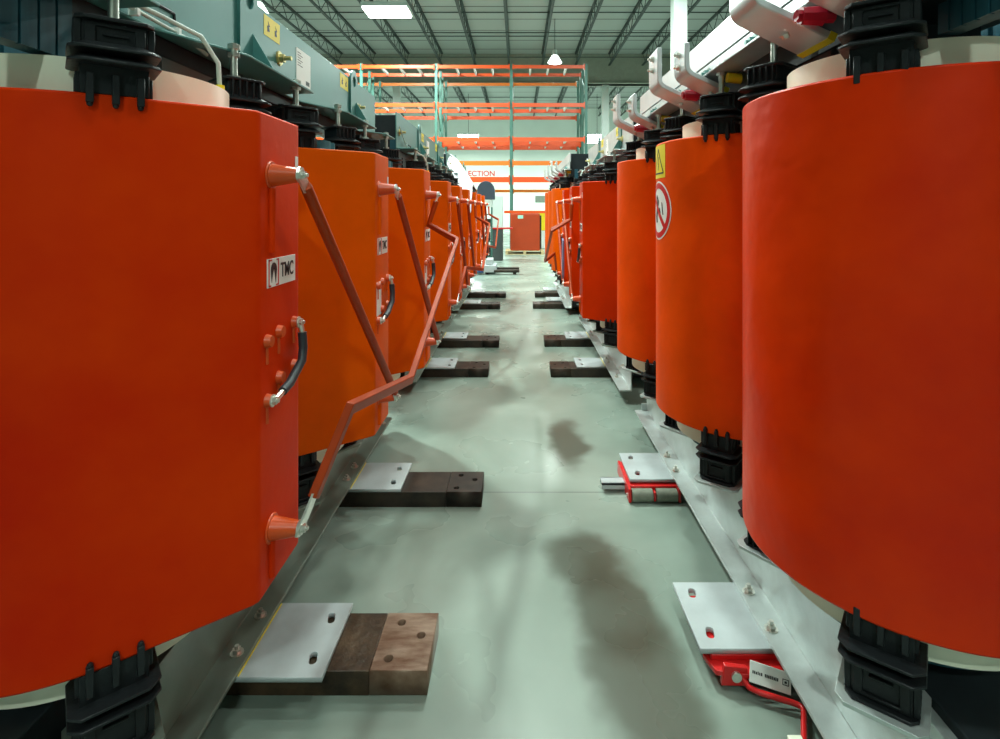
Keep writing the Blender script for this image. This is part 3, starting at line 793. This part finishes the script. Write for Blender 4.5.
# roof joists running away from the camera, lighter cross bracing
ZJ = 9.27
def joist(x, y0, y1, k):
    b = B()
    b.box(x - 0.055, x + 0.055, y0, y1, ZC - 0.07, ZC - 0.005)
    b.box(x - 0.055, x + 0.055, y0, y1, ZJ, ZJ + 0.05)
    n = int((y1 - y0) / 0.62)
    for i in range(n):
        a, c = y0 + (y1 - y0) * i / n, y0 + (y1 - y0) * (i + 1) / n
        z0, z1 = (ZJ + 0.03, ZC - 0.04) if i % 2 else (ZC - 0.04, ZJ + 0.03)
        b.tube([(x, a, z0), (x, c, z1)], 0.016, n=5)
    o = b.done('trim_%d' % k, M['joist']); return struct(o)
k = 1
for i in range(-8, 8):
    x = -0.49 + 1.8 * i
    if XL < x < XR:
        joist(x, 12.0, 29.6, k); k += 1
        if -5 <= i <= 5: joist(x, 30.4, 45.8, k); k += 1
b = B()
for y in (14.5, 17.2, 20.0, 24.0, 27.9): b.box(XL, XR, y - 0.03, y + 0.03, ZJ - 0.03, ZJ)
for y in (23.2, 26.4, 33, 37, 41): b.box(XL, XR, y - 0.02, y + 0.02, ZC - 0.12, ZC - 0.08)
struct(b.done('trim_%d' % k, M['joist'])); k += 1
b = B(); b.box(XL, XR, 29.75, 30.25, 8.32, ZC - 0.01); b.box(XL, XR, 29.6, 30.4, 8.32, 8.38)
struct(b.done('trim_%d' % k, mat('beige_girder_paint', (0.30, 0.33, 0.27), 0.6), bevel=0.01)); k += 1

# columns
def column(x, y, w, label):
    b = B(); b.box(x - w / 2, x + w / 2, y - w / 2, y + w / 2, 0.02, 8.30 if y > 20 else ZC - 0.08); b.box(x - w * 0.8, x + w * 0.8, y - w * 0.8, y + w * 0.8, 0, 0.03)
    return struct(b.done(label, M['colwhite'], bevel=0.01))
column(4.62, 15.8, 0.38, 'trim_%d' % k); k += 1
column(4.75, 30.0, 0.38, 'trim_%d' % k); k += 1
column(-6.6, 30.0, 0.38, 'trim_%d' % k); k += 1

# ------------------------------------------------------------------ pallet racks
def rack(label, y0, y1, xs, levels, sides=(True, True)):
    r = empty('pallet_rack', label, 'pallet rack', (0, y0, 0), 0, 'pallet racks across the end of the aisle')
    ztop = 6.85
    for x in xs:
        b = B()
        b.box(x - 0.05, x + 0.05, 0, 0.08, 0.01, ztop); b.box(x - 0.05, x + 0.05, y1 - y0 - 0.08, y1 - y0, 0.01, ztop)
        b.box(x - 0.08, x + 0.08, -0.03, 0.11, 0, 0.012); b.box(x - 0.08, x + 0.08, y1 - y0 - 0.11, y1 - y0 + 0.03, 0, 0.012)
        n = 6
        for i in range(n):
            z0, z1 = 0.3 + (ztop - 0.5) * i / n, 0.3 + (ztop - 0.5) * (i + 1) / n
            a, c = (0.04, y1 - y0 - 0.04) if i % 2 else (y1 - y0 - 0.04, 0.04)
            b.tube([(x, a, z0), (x, c, z1)], 0.02, n=5)
        b.done('upright_frame', M['rackgreen'], r, bevel=0.004, seg=1)
    for (z, h, m, fr, ba, i0, i1) in levels:
        for i in range(len(xs) - 1):
            if not (i0 <= i <= i1): continue
            a, c = xs[i] + 0.05, xs[i + 1] - 0.05
            b = B()
            for on, y in ((fr, -0.03), (ba, y1 - y0)):
                if not on: continue
                b.box(a, c, y - 0.02, y + 0.03, z - h / 2, z + h / 2)
                b.box(a, a + 0.04, y - 0.03, y + 0.035, z - h * 0.9, z + h * 0.8); b.box(c - 0.04, c, y - 0.03, y + 0.035, z - h * 0.9, z + h * 0.8)
            if not (fr or ba): continue
            o = b.done('load_beam', m, r, bevel=0.003, seg=1)
            if fr and ba:
                g = B(); n = 4
                for j in range(1, n):
                    x = a + (c - a) * j / n; g.box(x - 0.03, x + 0.03, 0, y1 - y0, z - 0.02, z + h / 2 + 0.01)
                g.done('cross_bar', M['white'], o)
    return r
XS = [-8.44, -5.71, -2.98, -0.25, 2.48]
O1, O2 = M['rackorange'], M['rackamber']
rack('front pallet rack with empty orange beams and green uprights at the end of the aisle', 20.0, 21.2, XS,
     [(6.72, 0.12, O1, True, True, 0, 3), (5.33, 0.14, O1, True, True, 0, 3), (4.08, 0.15, O1, True, True, 0, 3), (3.22, 0.16, O2, True, False, 0, 3), (2.62, 0.2, O1, True, False, 2, 3)])
rack('rear pallet rack standing back to back with the front orange rack', 21.6, 22.8, XS,
     [(6.72, 0.12, O2, False, True, 0, 3), (5.33, 0.14, O1, False, True, 0, 3), (4.08, 0.15, O1, True, True, 0, 3), (2.30, 0.12, O2, False, True, 2, 3)])

# crate on pallet beneath the rack
p = empty('pallet', 'pale wooden pallet on the floor in front of the orange rack', 'pallet', (0.23, 18.75, 0))
b = B()
for y in (0.0, 0.45, 0.9): b.box(-0.66, 0.66, y, y + 0.1, 0.0, 0.02)
b.done('bottom_board', M['wood'], p)
b = B()
for x in (-0.66, -0.05, 0.56): b.box(x, x + 0.10, 0, 1.0, 0.02, 0.11)
b.done('stringer', M['wood'], p)
b = B()
for i in range(7): b.box(-0.66, 0.66, i * 0.15, i * 0.15 + 0.1, 0.11, 0.13)
b.done('deck_board', M['wood'], p)
c = empty('coil_housing', 'square orange resin housing with a rail across its top, standing on the wooden pallet', 'housing', (0.245, 18.8, 0.13))
B().box(-0.505, 0.505, 0, 0.85, 0, 1.27).done('shell', mat('burnt_orange_shell', (0.40, 0.040, 0.004), 0.4, var=0.12, scale=1.5), c, bevel=0.03, seg=3)
B().box(-0.25, -0.07, -0.002, 0.0, 1.10, 1.21).done('label', mat('mint_label', (0.35, 0.75, 0.6), 0.5), c)
B().box(-0.72, 0.70, 0.02, 0.12, 1.275, 1.37).done('top_rail', O1, c, bevel=0.005)
b = B(); b.box(0.51, 0.56, 0.1, 0.7, 0.05, 1.2); b.done('edge_channel', M['darksteel'], c)
c = empty('storage_bin', 'yellow storage bin on a low stand right of the orange housing', 'bin', (1.02, 21.8, 0))
B().box(-0.17, 0.17, 0, 0.4, 0.70, 1.45).done('body', M['yellow'], c, bevel=0.02)
B().box(-0.17, 0.17, 0, 0.4, 0.0, 0.70).done('stand', M['white'], c, bevel=0.02)

# wall sign and lettering
o = tag(B().box(1.45, 2.35, 45.96, 45.995, 2.1, 2.65).done('wall_panel', mat('grey_green_panel', (0.16, 0.20, 0.16), 0.5), None, bevel=0.01), 'small grey rectangular panel mounted on the back wall', 'wall panel')
tx = text('ECTION', 0.62, M['signred'], None, Matrix.Translation((-3.05, 45.97, 4.50)) @ Matrix.Rotation(PI / 2, 4, 'X'), 'wall_lettering', 0.01, 0.01)
tag(tx, 'red capital letters reading ECTION on the back wall', 'wall lettering')

# cabinet and machines beyond the left row
c = empty('machine_cabinet', 'tall cabinet with white upper half and black base beyond the left row', 'cabinet', (-0.66, 16.5, 0))
B().box(-0.17, 0.20, 0, 0.6, 0.0, 0.95).done('base', mat('charcoal_cabinet', (0.05, 0.06, 0.06), 0.5), c, bevel=0.01)
B().box(-0.17, 0.20, 0, 0.6, 0.99, 1.95).done('upper_body', M['colwhite'], c, bevel=0.01)
B().box(-0.17, 0.50, -0.02, 0.6, 0.95, 0.99).done('shelf', M['redpaint'], c, bevel=0.004)
c = empty('fan_hood', 'slate-blue machine with arched hood beyond the left row', 'machine', (-0.83, 14.2, 0))
P = [(-0.23, 1.80)] + [(-0.23 * math.cos(PI * k / 12), 2.02 + 0.26 * math.sin(PI * k / 12)) for k in range(13)] + [(0.23, 1.80)]
B().prism(P, 0, 0.28, axis='y').done('hood', M['machgrey'], c, bevel=0.01)
B().box(-0.17, 0.17, 0.02, 0.3, 1.60, 1.79).done('vent_box', M['colwhite'], c, bevel=0.006)
b = B()
for z in (0.3, 0.7, 1.1, 1.4): b.box(-0.16, 0.16, 0.0, 0.30, z, z + 0.03)
for x in (-0.16, 0.13):
    for y in (0.0, 0.27): b.box(x, x + 0.03, y, y + 0.03, 0, 1.6)
b.done('frame', M['rackgreen'], c)
b = B(); b.box(-0.13, 0.12, 0.04, 0.25, 0.33, 0.6); b.box(-0.12, 0.10, 0.04, 0.25, 0.73, 0.95); b.box(-0.1, 0.12, 0.04, 0.25, 1.13, 1.3)
b.done('motor_unit', M['darksteel'], c, bevel=0.01)

c = empty('pallet_truck', 'low pallet truck with dark forks on the floor at the far left', 'pallet truck', (-0.72, 13.0, 0))
b = B()
for y in (0.0, 0.55):
    b = B(); b.box(0.15, 0.75, y, y + 0.14, 0.05, 0.11); b.box(0.6, 0.68, y + .03, y + 0.11, 0, 0.05)
    b.done('fork', M['darksteel'], c, bevel=0.006)
b = B(); b.box(-0.10, 0.2, 0.02, 0.66, 0.05, 0.22); b.box(-0.05, 0.12, 0.12, 0.56, 0.22, 0.36); b.done('body', M['plate'], c, bevel=0.015)
b = B(); b.cyl((-0.02, 0.18, 0.06), (-0.02, 0.5, 0.06), 0.06, n=16); b.done('wheel', M['rubber'], c, smooth=40)
B().box(-0.35, -0.10, 0.05, 0.6, 0.04, 0.28).done('battery_box', M['bluepaint'], c, bevel=0.02)
b = B(); b.tube([(-0.02, 0.34, 0.3), (-0.25, 0.34, 1.1)], 0.02, n=8); b.tube([(-0.25, 0.2, 1.1), (-0.25, 0.48, 1.1)], 0.018, n=8); b.done('handle', M['darksteel'], c, smooth=50)

# crumpled plastic sheet over the top of the far left transformer
def film():
    b = B(); nx, ny = 10, 14; V = []
    random.seed(11)
    for j in range(ny):
        row = []
        for i in range(nx):
            u = i / (nx - 1); v = j / (ny - 1)
            x = -1.12 + 0.46 * u; y = 7.95 + 1.0 * v - 0.25 * u
            z = 2.40 + 0.03 * math.sin(9 * v + 3 * u) - (max(0, u - 0.15) ** 1.2) * 0.62 - max(0, 0.35 - v) * 0.9 * (0.4 + u) + random.uniform(-0.012, 0.012)
            x += random.uniform(-0.01, 0.01)
            row.append(b.bm.verts.new((x, y, z)))
        V.append(row)
    for j in range(ny - 1):
        for i in range(nx - 1): b.bm.faces.new((V[j][i], V[j][i + 1], V[j + 1][i + 1], V[j + 1][i]))
    o = b.done('plastic_sheet', M['film'], smooth=60)
    s = o.modifiers.new('Solid', 'SOLIDIFY'); s.thickness = 0.003
    s = o.modifiers.new('Sub', 'SUBSURF'); s.levels = 1; s.render_levels = 1
    tag(o, 'crumpled white plastic sheet draped over the farthest left transformer', 'plastic sheet')
film()

# rag hanging from a bar on the right
b = B(); b.prism([(-0.05, 0.0), (0.045, 0.02), (0.07, -0.25), (0.03, -0.42), (-0.035, -0.38), (-0.06, -0.2)], 0, 0.02, axis='x')
o = b.done('hanging_cloth', mat('blue_grey_cloth', (0.20, 0.20, 0.34), 0.8, bump=0.3), None, bevel=0.006)
o.location = (0.475, 5.92, 1.22); tag(o, 'blue-grey cloth hanging on a link bar of the second right transformer', 'cloth')

# ------------------------------------------------------------------ lamps
def lamp(x, y, z, power, label, size=0.5, big=False, near=False):
    r = empty('high_bay_lamp', label, 'lamp', (x, y, z), 0, 'high bay lamps under the roof')
    b = B()
    if big:
        b.box(-0.75, 0.75, -0.5, 0.5, 0.06, 0.20)
        b.done('housing', M['colwhite'], r, bevel=0.01)
        B().box(-0.7, 0.7, -0.45, 0.45, -0.45 if y > 30 else 0.0, 0.06).done('diffuser', M['lampwhite'], r)
    else:
        b.cyl((0, 0, 0.30), (0, 0, 0.55), 0.12, 0.10, n=20); b.done('ballast', M['colwhite'], r, smooth=40)
        b = B(); b.cyl((0, 0, 0.0), (0, 0, 0.30), size * 0.62, 0.13, n=32); b.done('reflector', M['lampglass'], r, smooth=40)
        B().cyl((0, 0, -0.02), (0, 0, 0.0), size * 0.55, n=32).done('diffuser', M['lampwhite'], r)
    B().tube([(0, 0, 0.5 if not big else 0.2), (0, 0, ZC - z - 0.02)], 0.015, n=6).done('hanger', M['joist'], r)
    ld = D.lights.new('lamp_light', 'AREA'); ld.shape = 'DISK'; ld.size = 1.1 if big else 0.5; ld.energy = power; ld.color = (0.86, 1.0, 0.92)
    lo = D.objects.new('lamp_light', ld); COL.objects.link(lo); lo.parent = r; lo.location = (0, 0, -0.05 if y < 30 else -0.5)
    return r
LP = 620
spots = [(-4.3, 18.1, 'brightest high bay lamp, upper left under the roof'), (-8.5, 18.0, 'high bay lamp at the far upper left above the grey-green frame'), (1.62, 24.2, 'high bay lamp above the right end of the orange rack')]
for x, y, lb in spots: lamp(x, y, 8.0, LP * 2.2, lb, big=(x == -4.3))
for x, y, lb in ((-3.6, 40.0, 'wide rectangular lamp shining behind the left rack bay'), (5.75, 40.0, 'wide rectangular lamp shining behind the right column'), (-12, 38, 'wide rectangular lamp over the far left of the hall')):
    lamp(x, y, 6.85, 1800, lb, big=True)
off = [(0.0, 7.4, 0.7), (3.0, 13.2, 1.7), (-4.4, 15.2, 1.7), (-0.3, 4.6, 0.35), (0.2, -0.5, 0.3), (-3.6, 1.5, 0.3), (3.6, 1.5, 0.3), (-2.7, 6.6, 2.0), (4.2, 9.5, 0.9), (0.2, -6.5, 1.0), (-10.5, 28.0, 1.7), (9.0, 22.0, 1.7), (8.5, 33.0, 1.7)]  # added lamps, positions and strengths chosen for their light
for i, (x, y, k_) in enumerate(off):
    lamp(x, y, 8.0, LP * k_, 'added high bay lamp, placed over the hall for its light', big=False)

# ------------------------------------------------------------------ camera, world, view
w = D.worlds.new('hall_ambient'); bpy.context.scene.world = w; w.use_nodes = True
w.node_tree.nodes['Background'].inputs[0].default_value = (0.6, 0.7, 0.65, 1); w.node_tree.nodes['Background'].inputs[1].default_value = 0.3
cd = D.cameras.new('camera'); cam = D.objects.new('camera', cd); COL.objects.link(cam)
cam.location = (0, 0, 1.555); cam.rotation_euler = (PI / 2, 0, 0)
cd.sensor_width = 36; cd.lens = 19.8; cd.shift_x = -0.018; cd.shift_y = -0.1605; cd.clip_start = 0.05; cd.clip_end = 200
sc = bpy.context.scene; sc.camera = cam
sc.view_settings.view_transform = 'Standard'; sc.view_settings.look = 'None'; sc.view_settings.gamma = 1.0
sc.view_settings.use_curve_mapping = False; sc.view_settings.exposure = -0.85
